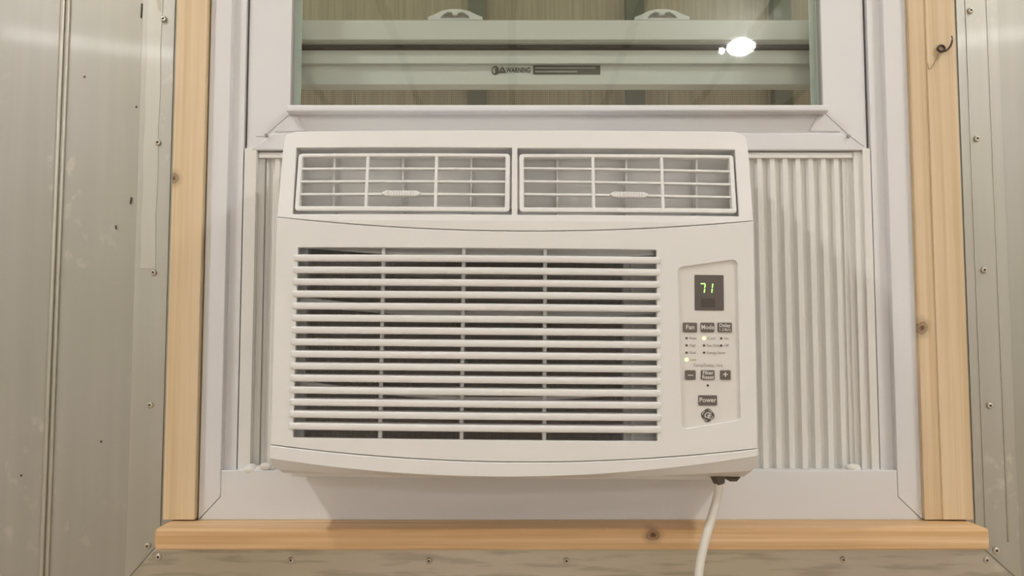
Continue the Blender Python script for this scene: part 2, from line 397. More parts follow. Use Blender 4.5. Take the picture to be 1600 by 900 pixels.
# flange strips round the opening, mitred at the lower corners
def wplate(name, pts, y0, y1, bev, mat):
    o = plate(name, pts, (), y0, y1, bev, mat, wall); o.location = (0, -0.05, 0); return o
zs = PZ(846)                                     # under the sill board
fl0, fl1 = PX(210), PX(1576)
zb = PZ(912)
wplate('flange_strip', [(fl0, zb + .002), (PX(262), PZ(846)), (PX(262), RZ - .01), (fl0, RZ - .01)], -0.0016, 0.002, 0.0006, M['alu_strip'])
wplate('flange_strip', [(PX(1509), PZ(846)), (fl1, zb + .002), (fl1, RZ - .01), (PX(1509), RZ - .01)], -0.0016, 0.002, 0.0006, M['alu_strip'])
wplate('flange_strip', [(fl0 - .0005, zb), (fl1 + .0005, zb), (PX(1508), PZ(848)), (PX(263), PZ(848))], -0.0022, 0.002, 0.0006, M['alu_low'])
def ribbox(x0, x1):
    wbox('strip_edge', x0, x1, -0.0024, 0.001, PZ(846), RZ - .01, M['alu_rib'], 0.0005)
ribbox(PX(1557), PX(1560)); ribbox(PX(1523), PX(1525))
M['tape'] = sheet_metal('foil_tape', (0.60, 0.59, 0.55), 0.58, seed=31.0, scuff=0.9)
tx = [(PX(219) + .0006 * math.sin(i * 1.7), PZ(420) + i * .02) for i in range(40)]
tx2 = [(PX(242) + .0006 * math.sin(i * 1.3 + 1), PZ(420) + i * .02) for i in range(40)]
wplate('foil_tape', tx2 + tx[::-1], -0.0021, 0.001, 0.0002, M['tape'])
for (a_, b_) in (((221, 5), (219.5, 27)), ((204.5, 308), (202.5, 318)), ((180, 352), (180, 358))):
    pa, pb = P(*a_, -.002), P(*b_, -.002)
    wplate('scratch', [(pa.x - .0006, pa.z), (pb.x - .0003, pb.z), (pb.x + .0006, pb.z), (pa.x + .0005, pa.z)], -0.0018, 0.001, 0, M['gap_dark'])
def screw_mesh():
    bm = bmesh.new()
    prof = [(0.0, -0.0010), (0.0011, -0.0010), (0.0013, -0.0022), (0.0026, -0.0019), (0.0034, -0.0009), (0.0036, 0.0)]
    rings = []
    for r, y in prof[1:]: rings.append([bm.verts.new((r * math.cos(a), y, r * math.sin(a))) for a in [2 * math.pi * k / 12 for k in range(12)]])
    cen = bm.verts.new((0, -0.0010, 0))
    for k in range(12):
        f = bm.faces.new((cen, rings[0][k], rings[0][(k + 1) % 12])); f.material_index = 1
    for i, (a, b) in enumerate(zip(rings, rings[1:])):
        for k in range(12):
            f = bm.faces.new((a[k], a[(k + 1) % 12], b[(k + 1) % 12], b[k])); f.material_index = 1 if i == 0 else 0
    bmesh.ops.recalc_face_normals(bm, faces=bm.faces)
    me = bpy.data.meshes.new('screw'); bm.to_mesh(me); bm.free()
    me.materials.append(M['screw']); me.materials.append(M['screw_dark']); me.shade_smooth(); return me
SM = screw_mesh()
for (px, py) in ((256, 30), (247, 223), (240, 426), (235, 633), (231, 853), (1516, 17), (1526, 217), (1537, 422), (1546, 634), (1556, 860),
                 (248, 870), (455, 875), (670, 876), (885, 876), (1100, 877), (1317, 874), (1541, 875)):
    p = P(px, py, -0.002); o = link('screw', SM, None, wall); o.location = p - Vector((0, 0.05, 0))
hm = bpy.data.meshes.new('hole')
bm = bmesh.new(); bmesh.ops.create_circle(bm, cap_ends=True, radius=0.0013, segments=10, matrix=Matrix.Rotation(math.pi / 2, 4, 'X'))
bmesh.ops.solidify(bm, geom=bm.faces[:], thickness=0.0004); bm.to_mesh(hm); bm.free(); hm.materials.append(M['screw_dark'])
for (px, py) in ((132, 120), (213, 167), (158, 690), (33, 743), (232, 212)):
    o = link('drill_hole', hm, None, wall); o.location = P(px, py, -0.0003) - Vector((0, 0.05, 0))

# ------------------------------------------------------------------ wooden casing and sill
YC = -0.019
def casing(name, px0, px1, y0, y1, mat, label):
    o = box(name, PX(px0, y0), PX(px1, y0), y0, y1, PZ(812.5, y0), RZ - 0.02, mat, None, bevel=0.0011)
    return tag(o, label, kind='structure')
kp = P(1440, 512, -0.016); kl = P(271, 279, YC)
casing('trim_1', 264, 313, YC, -0.003, wood('pine_left', 2, ((kl.x, kl.y, kl.z, 0.0055),), c0=(0.65, 0.475, 0.27), c1=(0.75, 0.585, 0.375), seed=1.3), 'pale pine casing board left of the window')
casing('trim_2', 1461, 1508, YC, -0.003, wood('pine_right', 2, seed=5.1), 'wide pale pine casing board right of the window with wire hook')
casing('trim_3', 1433, 1461.3, YC + 0.0018, -0.003, wood('pine_strip', 2, ((kp.x, kp.y, kp.z, 0.006),), seed=9.4), 'narrow pine strip with a dark knot beside the right casing')
kn = P(1020, 836, -0.052)
sill_me = rounded([(-0.052, PZ(860, -0.052)), (-0.052, PZ(826, -0.052)), (-0.0015, PZ(826, -0.052) + .0005), (-0.0015, PZ(860, -0.052))], [0.003, 0.0045, 0, 0])
bm = bmesh.new()
x0, x1 = P(239, 840, -0.052).x, P(1549, 840, -0.052).x
secs = []
for t, s in ((0, .0045), (.0015, .0022), (.0045, 0.0)):
    secs.append((x0 + t, s))
for t, s in ((.0045, 0.0), (.0015, .0022), (0, .0045)):
    secs.append((x1 - t, s))
zmid = (PZ(860, -0.052) + PZ(826, -0.052)) / 2; hz = PZ(826, -0.052) - zmid
rings = []
for x, s in secs:
    rings.append([bm.verts.new((x, y + s * (1 if y < -.02 else 0), zmid + (z - zmid) * (1 - s / hz * .5))) for y, z in sill_me])
for a, b in zip(rings, rings[1:]):
    for k in range(len(a)): bm.faces.new((a[k], a[(k + 1) % len(a)], b[(k + 1) % len(a)], b[k]))
bm.faces.new(rings[0]); bm.faces.new(rings[-1])
tag(frombm('trim_4', bm, wood('pine_sill', 0, ((kn.x, kn.y, kn.z, 0.0058),), c0=(0.62, 0.375, 0.175), c1=(0.81, 0.575, 0.335), seed=3.3), None, 40),
    'pine sill board with rounded ends and a knot under the window', kind='structure')

# ------------------------------------------------------------------ window
win = empty('window_1', (PX(873), 0.0, PZ(812))); tag(win, 'white vinyl hung window with the lower sash raised over the air conditioner', kind='structure')
WO = Vector(win.location)
def wp(o):                                       # parts are built in room coordinates
    o.location = -WO; return o
YJ = -0.012
ZT = 2.33
jl0, jl1 = PX(318.5, YJ), PX(352, YJ)
jr0, jr1 = PX(1393, YJ), PX(1430, YJ)
zb0 = PZ(812.5, YJ); zmit = PZ(776, YJ); zrail = PZ(735, YJ)
g = 0.0003
wp(plate('jamb', [(jl0, zb0), (jl1, zmit), (jl1, ZT), (jl0, ZT)], (), YJ, 0.05, 0.0012, M['vinyl'], win))
wp(plate('jamb', [(jr1, zb0), (jr1, ZT), (jr0, ZT), (jr0, zmit)], (), YJ, 0.05, 0.0012, M['vinyl'], win))
wp(plate('bottom_rail', [(jl0 + 2 * g, zb0), (jr1 - 2 * g, zb0), (jr0 - g, zmit - g), (jr0 - g, zrail), (jl1 + g, zrail), (jl1 + g, zmit - g)], (), YJ, 0.05, 0.0010, M['vinyl'], win))
# inner step of the jamb: a bevel and a second face further back
def step(sgn, xa, xb, xc):
    prof = [(xa, YJ + .001), (xb, -0.0045), (xc, -0.0040), (xc, 0.05), (xa, 0.05)]
    bm = bmesh.new(); rr = [[bm.verts.new((x, y, z)) for x, y in prof] for z in (PZ(734), ZT)]
    for k in range(5): bm.faces.new((rr[0][k], rr[0][(k + 1) % 5], rr[1][(k + 1) % 5], rr[1][k]))
    bm.faces.new(rr[0]); bm.faces.new(rr[1]); wp(frombm('jamb_step', bm, M['vinyl'], win))
step(1, jl1, PX(357, -.0045), PX(375.5, -.004))
step(-1, jr0, PX(1387.5, -.0045), PX(1367.5, -.004))
wp(box('track_shade', PX(374), PX(392), 0.022, 0.05, PZ(236), ZT, M['gap_dark'], win))  # dark colour stands for the shade in the gap beside the sash
wp(box('track_shade', PX(1350), PX(1372), 0.022, 0.05, PZ(236), ZT, M['gap_dark'], win))
wp(box('track_foot', PX(375.5), PX(379.5), 0.004, 0.021, PZ(231), PZ(222), M['gap_dark'], win))
wp(box('track_foot', PX(1358), PX(1367), 0.004, 0.021, PZ(232), PZ(229), M['gap_dark'], win))
wp(box('head', jl0, jr1, YJ, 0.08, ZT, ZT + .02, M['vinyl'], win))

# lower sash: one welded frame with its glass set back
YS = 0.0
sx0, sx1 = P(388, 100).x, P(1351, 100).x
gx0, gx1 = P(455, 100).x, P(1284, 100).x
szb = PZ(236.5); gzb = PZ(171)
STOP = 2.26
sash = wp(plate('lower_sash', rect(sx0, sx1, szb, STOP), [rect(gx0, gx1, gzb, STOP - .045)], YS, 0.034, 0.0012, M['vinyl'], win))
def sp(o): o.location = (0, 0, 0); return o
# recessed cove (finger lift) in the bottom rail, between sloping ends: a raised lower band and end cheeks leave it sunk
lip = [(gx0 - .001, gzb - .0065), (gx1 + .001, gzb - .0065), (gx1 + .001, gzb + .0010), (gx0 - .001, gzb + .0010)]
sp(plate('glazing_bead', rounded(lip, 0.0015), (), -0.0150, 0.012, 0.0016, M['vinyl'], sash))
cz = PZ(207, -.006)
band = [(sx0 + .004, szb), (sx1 - .004, szb), (sx1 - .004, cz + .0055), (P(1275, 185).x, gzb - .010), (P(1262, 207).x, cz), (P(481, 206).x, cz), (P(466, 185).x, gzb - .010), (sx0 + .004, cz + .0055)]
sp(plate('rail_face', [(sx0 + .006, szb + .0005), (sx1 - .006, szb + .0005), (sx1 - .03, cz - .0005), (P(1262, 207).x, cz), (P(481, 206).x, cz), (sx0 + .03, cz - .0005)], (), -0.0040, 0.001, 0.0012, M['vinyl'], sash))
def cheek(pts): sp(plate('corner_weld', pts, (), -0.0014, 0.001, 0.0006, M['vinyl'], sash))
cheek([P(x, y).xz for x, y in ((1264, 205), (1277, 181), (1290, 181), (1312, 200), (1312, 206))])
cheek([P(x, y).xz for x, y in ((479, 205), (430, 206), (430, 200), (452, 182), (465, 182))])
def groove(a, b, wd=0.0003):
    a = P(*a, -0.0003); b = P(*b, -0.0003); d = (b - a).normalized(); nn = Vector((-d.z, 0, d.x)) * wd
    sp(plate('mitre_seam', [(a + nn).xz, (a - nn).xz, (b - nn).xz, (b + nn).xz], (), -0.0004, 0.0006, 0, M['vinyl_screw'], sash))
groove((1288, 176), (1326, 211)); groove((1326, 211), (1350, 229)); groove((453, 178), (418, 209)); groove((400, 213), (441, 214))
def disc(name, px, py, Y, r, mat, parent, th=0.0012):
    bm = bmesh.new()
    bmesh.ops.create_cone(bm, cap_ends=True, segments=14, radius1=r, radius2=r * .8, depth=th, matrix=Matrix.Translation(P(px, py, Y)) @ Matrix.Rotation(math.pi / 2, 4, 'X'))
    return frombm(name, bm, mat, parent, 50)
for px, py in ((416, 211.5), (1326, 213)): sp(disc('screw', px, py, -0.0060, 0.0021, M['vinyl_screw'], sash, 0.003))
pn = sp(box('pane', gx0 - .004, gx1 + .004, 0.010, 0.014, gzb - .004, STOP - .040, M['glass'], sash))
# pale spacer edge round the glass
for (a, b) in ((gx0, gx0 + .0065), (gx1 - .0065, gx1)):
    sp(box('glass_spacer', a, b, 0.016, 0.019, gzb, STOP - .045, plain('spacer_green', (0.66, 0.72, 0.67), 0.4), sash))
for x in (gx0, gx1):
    sp(box('glazing_edge', x - .0012, x + .0012, 0.0003, 0.010, gzb, STOP - .045, M['vinyl_screw'], sash))

# upper sash, seen through the glass of the lower one
YU = 0.046
ux0, ux1 = PX(372, YU), PX(1372, YU)
uzt, uzb = PZ(31, YU), PZ(127, YU)
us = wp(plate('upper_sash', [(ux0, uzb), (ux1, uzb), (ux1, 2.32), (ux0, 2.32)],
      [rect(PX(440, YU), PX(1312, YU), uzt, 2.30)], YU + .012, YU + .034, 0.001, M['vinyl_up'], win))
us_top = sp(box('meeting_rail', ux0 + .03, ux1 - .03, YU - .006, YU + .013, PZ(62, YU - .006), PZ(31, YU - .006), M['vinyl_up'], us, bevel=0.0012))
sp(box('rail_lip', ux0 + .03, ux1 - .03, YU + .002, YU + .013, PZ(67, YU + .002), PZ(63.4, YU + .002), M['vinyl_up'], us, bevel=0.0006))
sp(box('rail_gap_shade', ux0 + .03, ux1 - .03, YU + .008, YU + .0125, PZ(79, YU + .008), PZ(67.4, YU + .008), M['gap_dark'], us))  # dark strip painted in for the shaded gap under the meeting rail
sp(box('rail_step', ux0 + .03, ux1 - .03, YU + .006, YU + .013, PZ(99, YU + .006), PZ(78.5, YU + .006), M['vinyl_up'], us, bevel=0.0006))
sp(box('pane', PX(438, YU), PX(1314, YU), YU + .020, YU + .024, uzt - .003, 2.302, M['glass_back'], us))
for cxp in (711, 1035):                          # sash lock keepers: an arched base with a hollow middle
    y0 = YU - .004
    c = P(cxp, 31, y0); k = 0.911 / 1300 * 1.04
    arch = [(-44, 0), (44, 0), (44, 5), (34, 9), (22, 15), (8, 18), (-8, 18), (-22, 15), (-34, 9), (-44, 5)]
    hole = [(-24, 3), (24, 3), (20, 8), (12, 13), (5, 12), (4, 8), (-4, 8), (-5, 12), (-12, 13), (-20, 8)]
    t = lambda q: (c.x + q[0] * k, c.z + q[1] * k)
    o = sp(plate('sash_lock', [t(q) for q in arch], [[t(q) for q in hole]], y0, y0 + .012, 0.0006, M['vinyl_up'], us))
    sp(plate('lock_back', [t(q) for q in hole], (), y0 + .006, y0 + .0115, 0, M['cabinet'], us))
# warning sticker printed on the rail
yl = YU + .0115
lx0, lx1, lz0, lz1 = P(833, 116, yl).x, P(938, 116, yl).x, P(833, 116, yl).z, P(833, 102.5, yl).z
sp(plate('warning_label', rect(lx0, lx1, lz0, lz1), (), yl - .0004, yl + .0005, 0, M['label_dark'], us))
hh = lz1 - lz0; ll = lx1 - lx0
sp(plate('label_print', rect(lx0 + ll * .03, lx0 + ll * .93, lz0 + hh * .62, lz0 + hh * .80), (), yl - .0006, yl, 0, M['label_light'], us))
sp(plate('label_print', rect(lx0 + ll * .03, lx0 + ll * .66, lz0 + hh * .20, lz0 + hh * .38), (), yl - .0006, yl, 0, M['label_light'], us))
pt = P(810, 110, yl)
sp(text('label_print', 'WARNING', 0.0085, pt.x, yl - .0003, pt.z, M['label_dark'], us, bold=0.0002, sx=0.70))
tr = P(785, 110, yl)
sp(plate('label_print', [(tr.x - .005, tr.z - .003), (tr.x + .005, tr.z - .003), (tr.x, tr.z + .005)], [[(tr.x - .0012, tr.z - .001), (tr.x + .0012, tr.z - .001), (tr.x, tr.z + .002)]], yl - .0004, yl + .0003, 0, M['label_dark'], us))
cc = P(774, 110, yl)
ring = lambda r: [(cc.x + r * .8 * math.cos(a), cc.z + r * math.sin(a)) for a in [2 * math.pi * i / 16 for i in range(16)]]
sp(plate('label_print', ring(.0055), [ring(.0040)], yl - .0004, yl + .0003, 0, M['label_dark'], us))
sp(box('label_print', cc.x - .0004, cc.x + .0028, yl - .0005, yl + .0003, cc.z - .0045, cc.z + .003, M['label_dark'], us))
# insect screen outside: crossed wires in a slim frame
scr = wp(box('screen_frame', PX(440, .085), PX(1320, .085), 0.084, 0.094, PZ(190, .085), PZ(176, .085), M['cabinet'], win))
bm = bmesh.new()
xa, xb, za, zb_ = PX(440, .088), PX(1320, .088), PZ(190, .088), PZ(60, .088)
n = 300
for i in range(n + 1):
    x = xa + (xb - xa) * i / n
    vs = [bm.verts.new(q) for q in ((x - .00018, .088, za), (x + .00018, .088, za), (x + .00018, .088, zb_), (x - .00018, .088, zb_))]; bm.faces.new(vs)
m_ = 46
for i in range(m_ + 1):
    z = za + (zb_ - za) * i / m_
    vs = [bm.verts.new(q) for q in ((xa, .0884, z - .00018), (xb, .0884, z - .00018), (xb, .0884, z + .00018), (xa, .0884, z + .00018))]; bm.faces.new(vs)
sc_ = wp(frombm('insect_screen', bm, M['mesh'], win)); sc_['kind'] = 'stuff'

# ------------------------------------------------------------------ outside: boarded wall of the yard
yard = empty('yard_wall', (0, 1.9, 0)); tag(yard, 'brown boarded wall seen dimly through the window glass', 'wall')
bw = wood('yard_board', 2, c0=(0.24, 0.20, 0.145), c1=(0.33, 0.285, 0.215), seed=12)
for i in range(22):
    box('board', -2.97 + i * .27, -2.97 + i * .27 + .269, 0, .025, 0, 3.1, bw, yard)
box('backing_sheet', -2.97, 2.97, .026, .04, 0, 3.1, bw, yard)
for x in (-1.9, -.95, -.12, .42, .92, 1.8):
    box('post', x - .03, x + .03, -.05, -.001, 0, 3.1, plain('yard_post', (0.10, 0.11, 0.085), 0.7), yard)
tag(box('ground', -4, 4, 0.16, 5, -0.06, -0.01, plain('yard_ground', (0.24, 0.21, 0.17), 0.9)), 'bare ground outside the window', kind='structure')

# ------------------------------------------------------------------ accordion side panels
def pleat_mesh():
    """one fold: narrow lit ridge and a sunk valley, 13.6 mm pitch, hung from z 0 up to 1 (scaled)"""
    bm = bmesh.new(); p = PITCH_PL
    prof = [(0, .000), (p * .34, .000), (p * .48, .0048), (p * .82, .0060), (p, .000)]
    back = [(x, y + .0008) for x, y in prof][::-1]
    pr = prof + back
    h = PZ(246.5) - PZ(737)
    rr = [[bm.verts.new((x, y, z)) for x, y in pr] for z in (0, h)]
    N = len(pr)
    for k in range(N): bm.faces.new((rr[0][k], rr[0][(k + 1) % N], rr[1][(k + 1) % N], rr[1][k]))
    bm.faces.new(rr[0]); bm.faces.new(rr[1])
    bmesh.ops.recalc_face_normals(bm, faces=bm.faces)
    me = bpy.data.meshes.new('pleat'); bm.to_mesh(me); bm.free(); me.materials.append(M['vinyl_warm']); return me
PITCH_PL = 20.4 / 1300 * 0.923
PM = pleat_mesh()
zlow = PZ(737)
def accordion(label, xin, xouts, start, count):
    """xouts = edges of the stepped frame from the pleats outwards (pixels at mid height)"""
    r = empty('accordion_panel', (PX((xin + xouts[-1]) / 2), 0.0, zlow)); tag(r, label, 'side panel', 'accordion side panels of the air conditioner')
    O = Vector(r.location)
    def q(o): o.location = -O; return o
    s = 1 if xouts[0] > xin else -1
    ztop = PZ(247)
    # stepped side channel: three ledges coming forward
    ys = (0.004, 0.000, -0.0035)
    for i in range(3):
        a, b = PX(xouts[i], ys[i]), PX(xouts[i + 1], ys[i])
        gap = .0006
        a, b = sorted((a, b))
        q(box('side_channel', a + (gap if s > 0 else 0), b - (0 if s > 0 else gap), ys[i], 0.02, zlow, PZ((246, 237, 231.5)[i], ys[i]), M['vinyl_warm'], r, bevel=0.0009))
    a, b = sorted((PX(xin), PX(xouts[1])))
    q(box('top_channel', a, b, -0.0006, 0.02, ztop, PZ(238), M['vinyl_warm'], r, bevel=0.0009))
    q(box('backing', a, b, 0.0105, 0.0115, zlow, ztop, M['vinyl_warm'], r))
    for i in range(count):
        o = link('pleat', PM, None, r); o.location = Vector((PX(start + i * 20.2 * s), 0.0015, zlow)) - O
        if s < 0: o.scale = (-1, 1, 1)
    # caulked clip at the foot
    bm = bmesh.new()
    c = P((xouts[0] + xouts[1]) / 2 + s * 4, 733, -0.006)
    for k in range(5):
        m = Matrix.Translation(c + Vector((random.uniform(-.010, .010), random.uniform(-.002, .003), random.uniform(-.003, .004)))) @ Matrix.Diagonal((1.5, 1, 1, 1))
        bmesh.ops.create_icosphere(bm, subdivisions=2, radius=random.uniform(.004, .0058), matrix=m)
    q(frombm('caulk', bm, M['caulk'], r, 60))
accordion('white pleated side panel filling the wide gap right of the air conditioner', 1133, [1320, 1338, 1353, 1366.5], 1188 - 60.6, 10)
accordion('white side panel, nearly closed, in the narrow gap left of the air conditioner', 473, [411.5, 400, 397.5, 377], 473, 3)

# ------------------------------------------------------------------ the air conditioner
TILT = math.radians(0.48)
YF = -0.112
pv = P(803, 742, YF)
ac = empty('air_conditioner', (pv.x, 0, pv.z), (0, TILT, 0))
tag(ac, 'white window air conditioner with louvred grille and green digit display', 'air conditioner')
def loc(p):
    d = p - Vector((pv.x, 0, pv.z)); c, s = math.cos(TILT), math.sin(TILT)
    return Vector((d.x * c - d.z * s, d.y, d.x * s + d.z * c))
BOW = 0.009
HW = 763 / 2 / 1300 * (0.911 + YF)
def bow(x): return -BOW * (1 - min(1, (x / HW) ** 2))
def A(px, py, off=0.0):
    """photo pixel -> local point on the bowed front (off = further back)"""
    p = loc(P(px, py, YF + off))
    return loc(P(px, py, YF + off + bow(p.x)))
ZTILT = A(803, 345).z
LEAN = 0.24
def lean(z): return LEAN * max(0.0, z - ZTILT)
def AT(px, py, off=0.0):
    """same on the upper part, which leans back"""
    p = A(px, py, off)
    for _ in range(3): p = loc(P(px, py, YF + off + bow(p.x) + lean(p.z)))
    return p
def bend_front(x, z, y): return bow(x)
def bend_top(x, z, y): return bow(x) + lean(z)
cuts = [-HW + 2 * HW * i / 26 for i in range(1, 26)]
def smile(l, c, r, n=25, f=A):
    """curve through three pixels, left centre right"""
    out = []
    for i in range(n):
        t = i / (n - 1)
        px = l[0] * (1 - t) * (1 - 2 * t) + c[0] * 4 * t * (1 - t) + r[0] * t * (2 * t - 1)
        py = l[1] * (1 - t) * (1 - 2 * t) + c[1] * 4 * t * (1 - t) + r[1] * t * (2 * t - 1)
        out.append(f(px, py).xz)
    return out
top_curve = smile((432.5, 339), (804, 361), (1177.5, 345))
low_curve = smile((422.5, 695), (803, 722), (1184, 701))
SEAM = 0.00032
# front panel with the grille opening and the slanted control-panel opening
gx0, gz1 = A(461.5, 540).x, A(743, 387.5).z
gx1, gz0 = A(1026.5, 540).x, A(743, 687.5).z
cp = [A(*q).xz for q in ((1065, 671), (1157.5, 656), (1152, 405), (1059, 418))]
cp_r = rounded(cp, 0.0055, 6)
outer = [Vector(q) - Vector((0, SEAM)) for q in top_curve][::-1] + [Vector(q) + Vector((0, SEAM)) for q in low_curve]
plate('front_panel', [tuple(q) for q in outer], [rounded(rect(gx0, gx1, gz0, gz1), 0.001), cp_r], YF, YF + 0.007, 0.0006, M['plastic'], ac, bend_front, cuts)
# upper housing with the two outlet openings
def quad(f, *q): return [f(*p).xz for p in q]
vl = quad(AT, (457, 334.5), (799.5, 335.5), (800, 231), (463, 231))
vr = quad(AT, (808.5, 335.5), (1155, 338), (1148.5, 234), (808.5, 231.5))
up = [Vector(q) + Vector((0, SEAM)) for q in top_curve]
tops = [AT(*q).xz for q in ((1169.5, 238), (1166, 213), (1148, 206), (804, 204), (462, 205.5), (445, 211), (442, 234))]
plate('upper_housing', [tuple(q) for q in up] + [tuple(q) for q in rounded(tops, [0, .006, .006, 0, .006, .006, 0], 4)], [rounded(vl, .0008), rounded(vr, .0008)], YF, YF + 0.009, 0.0008, M['plastic'], ac, bend_top, cuts, bres=3)
# sides and top running back to the window
def ring_shell():
    bm = bmesh.new()
    pts = [A(422.5, 700).xz] + [A(427.5, 520).xz, A(432.5, 340).xz] + [tuple(q) for q in rounded(tops, [0, .006, .006, 0, .006, .006, 0], 4)][::-1] + [A(1177.5, 346).xz, A(1180.5, 520).xz, A(1184, 704).xz]
    rr = []
    for fr in (0.0, 0.5, 1.0):
        ring = []
        for x, z in pts:
            yf = YF + .004 + bow(x) * (1 - fr) + lean(z) * (1 - fr)
            ins = 1 - 0.0035 * fr
            ring.append(bm.verts.new(((x) * (ins if fr else .9975), yf * (1 - fr) + (-0.016) * fr, z - (.0008 if not fr else .0016 * fr))))
        rr.append(ring)
    for a, b in zip(rr, rr[1:]):
        for k in range(len(a) - 1): bm.faces.new((a[k], a[k + 1], b[k + 1], b[k]))
    bmesh.ops.solidify(bm, geom=bm.faces[:], thickness=0.0015)
    return frombm('bezel_shell', bm, M['plastic'], ac, 40)
ring_shell()
# bottom trim: front strip, then the underside sloping back to a straight edge
edge_curve = smile((423, 717), (803, 745.5), (1184, 713))
zback = loc(P(803, 742, -0.084)).z
bm = bmesh.new(); cols = []
NB = len(edge_curve)
xl, xr = low_curve[0][0], low_curve[-1][0]
for i in range(81):
    t = i / 80; f = t * (NB - 1); k = min(int(f), NB - 2); u = f - k
    a = Vector(low_curve[k]).lerp(Vector(low_curve[k + 1]), u); e = Vector(edge_curve[k]).lerp(Vector(edge_curve[k + 1]), u)
    x = a.x
    d = min(x - xl, xr - x)
    rc = 0.007
    corner = (rc - math.sqrt(max(0, rc * rc - max(0, rc - d) ** 2))) * 0.6 if d < rc else 0
    zbk = min(zback + corner, e.y - .0004)
    y = YF + bow(x)
    col = [(x, y + .006, a.y - SEAM), (x, y + .0008, a.y - SEAM), (x, y, a.y - SEAM - .001), (x, y, e.y + .0006), (x, y + .0008, e.y), (x, y + .009, e.y - .62 * (e.y - zbk)),
           (x, -0.086, zbk + .0006), (x, -0.083, zbk), (x, -0.040, zbk + .0002), (x, -0.040, zbk + .012)]
    cols.append([bm.verts.new(q) for q in col])
for a, b in zip(cols, cols[1:]):
    for k in range(len(a) - 1): bm.faces.new((a[k], b[k], b[k + 1], a[k + 1]))
bm.faces.new(cols[0]); bm.faces.new(cols[-1][::-1])
frombm('bottom_trim', bm, M['plastic'], ac, 24)
# steel cabinet passing through the window
cx0, cx1 = loc(P(456, 700, -.05)).x, loc(P(1150, 700, -.05)).x
cz0, cz1 = loc(P(803, 745.5, -.045)).z, loc(P(803, 240, -.0)).z
box('cabinet', cx0, cx1, -0.055, 0.30, cz0, cz1, M['plastic_in'], ac, bevel=0.002)
# -- intake: coil, filter frame, ribs, slats
yc = YF + 0.025
k0, k1 = loc(P(481, 540, yc)).x, loc(P(972, 540, yc)).x
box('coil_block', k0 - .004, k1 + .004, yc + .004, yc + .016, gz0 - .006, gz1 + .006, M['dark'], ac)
bm = bmesh.new()
nf = 210
for i in range(nf):
    x = k0 + (k1 - k0) * (i + .5) / nf
    addbox(bm, x - .00045, x + .00045, yc, yc + .005, gz0 - .006, gz1 + .006)
o = frombm('coil_fins', bm, M['coil'], ac); o['kind'] = 'stuff'
zf0, zf1 = gz0 - .008, gz1 + .008
box('inner_wall', gx0 - .006, k0 + .0005, YF + .016, yc + .006, zf0, zf1, M['plastic_in'], ac, bevel=0.0008)
box('inner_wall', k1 - .0005, gx1 + .006, YF + .0125, yc + .006, zf0, zf1, M['plastic_in'], ac, bevel=0.0008)
xw = loc(P(985, 540, yc)).x
box('inner_ridge', xw - .0018, xw + .0018, YF + .0095, YF + .0125, zf0, zf1, M['plastic_in'], ac, bevel=0.0006)
for px in (597, 723, 851):                        # upright ribs behind the slats
    x0_ = A(px - 3.2, 540, .010).x; x1_ = A(px + 3.2, 540, .010).x
    bb = bow((x0_ + x1_) / 2)
    box('grille_rib', x0_, x1_, YF + .0075 + bb, YF + .0125 + bb, zf0, zf1, M['plastic_in'], ac, bevel=0.0008)
def arc(l, c, r, th):                             # curved cross bars of the filter frame (pixels give the lower edge)
    off = 0.0125
    a = smile(l, c, r, 17, lambda x, y: A(x, y, off)); b = [(x, z + th) for x, z in a]
    plate('filter_bar', [tuple(q) for q in a] + [tuple(q) for q in b[::-1]], (), YF + off - .001, YF + off + .005, 0.0004, M['plastic_in'], ac, bend_front)
arc((468, 386.5), (760, 404), (1023, 399), 0.015)
arc((468, 477), (760, 498), (1023, 490), 0.0082)
arc((468, 600), (760, 626), (1023, 610), 0.0036)
for zz in (zf1, zf0):
    box('cavity_edge', gx0 - .006, gx1 + .006, YF + .006, yc + .012, zz - .001, zz + .001, M['plastic_in'], ac)
def slat_mesh():
    L0, L1 = A(454.5, 540).x, A(1033, 540).x
    h = 7.0e-3
    prof0 = [(-.0004, .45), (-.0013, .40), (-.0017, .30), (-.0017, -.34), (-.0013, -.43), (-.0004, -.47), (.0020, -.48), (.0075, -.40), (.0080, -.20), (.0080, .55), (.0070, .60)]
    bm = bmesh.new(); rr = []
    xs = [(L0, .15), (L0 + .0008, .55), (L0 + .0022, .85), (L0 + .004, 1)] + [(L0 + .004 + (L1 - L0 - .008) * i / 24, 1) for i in range(1, 24)] + [(L1 - .004, 1), (L1 - .0022, .85), (L1 - .0008, .55), (L1, .15)]
    for x, s in xs:
        rr.append([bm.verts.new((x, YF + bow(x) + (y * s if y < 0 else y), z * h * (.55 + .45 * s))) for y, z in prof0])
    N = len(prof0)
    for a, b in zip(rr, rr[1:]):
        for k in range(N): bm.faces.new((a[k], a[(k + 1) % N], b[(k + 1) % N], b[k]))
    bm.faces.new(rr[0]); bm.faces.new(rr[-1])
    bmesh.ops.recalc_face_normals(bm, faces=bm.faces)
    me = bpy.data.meshes.new('grille_slat'); bm.to_mesh(me); bm.free(); me.materials.append(M['plastic'])
    me.shade_smooth(); me.set_sharp_from_angle(angle=math.radians(50)); return me
SL = slat_mesh()
for i in range(15):
    o = link('grille_slat', SL, None, ac); o.location = (0, 0, A(743, 394.5 + 18.95 * (i + .5)).z)

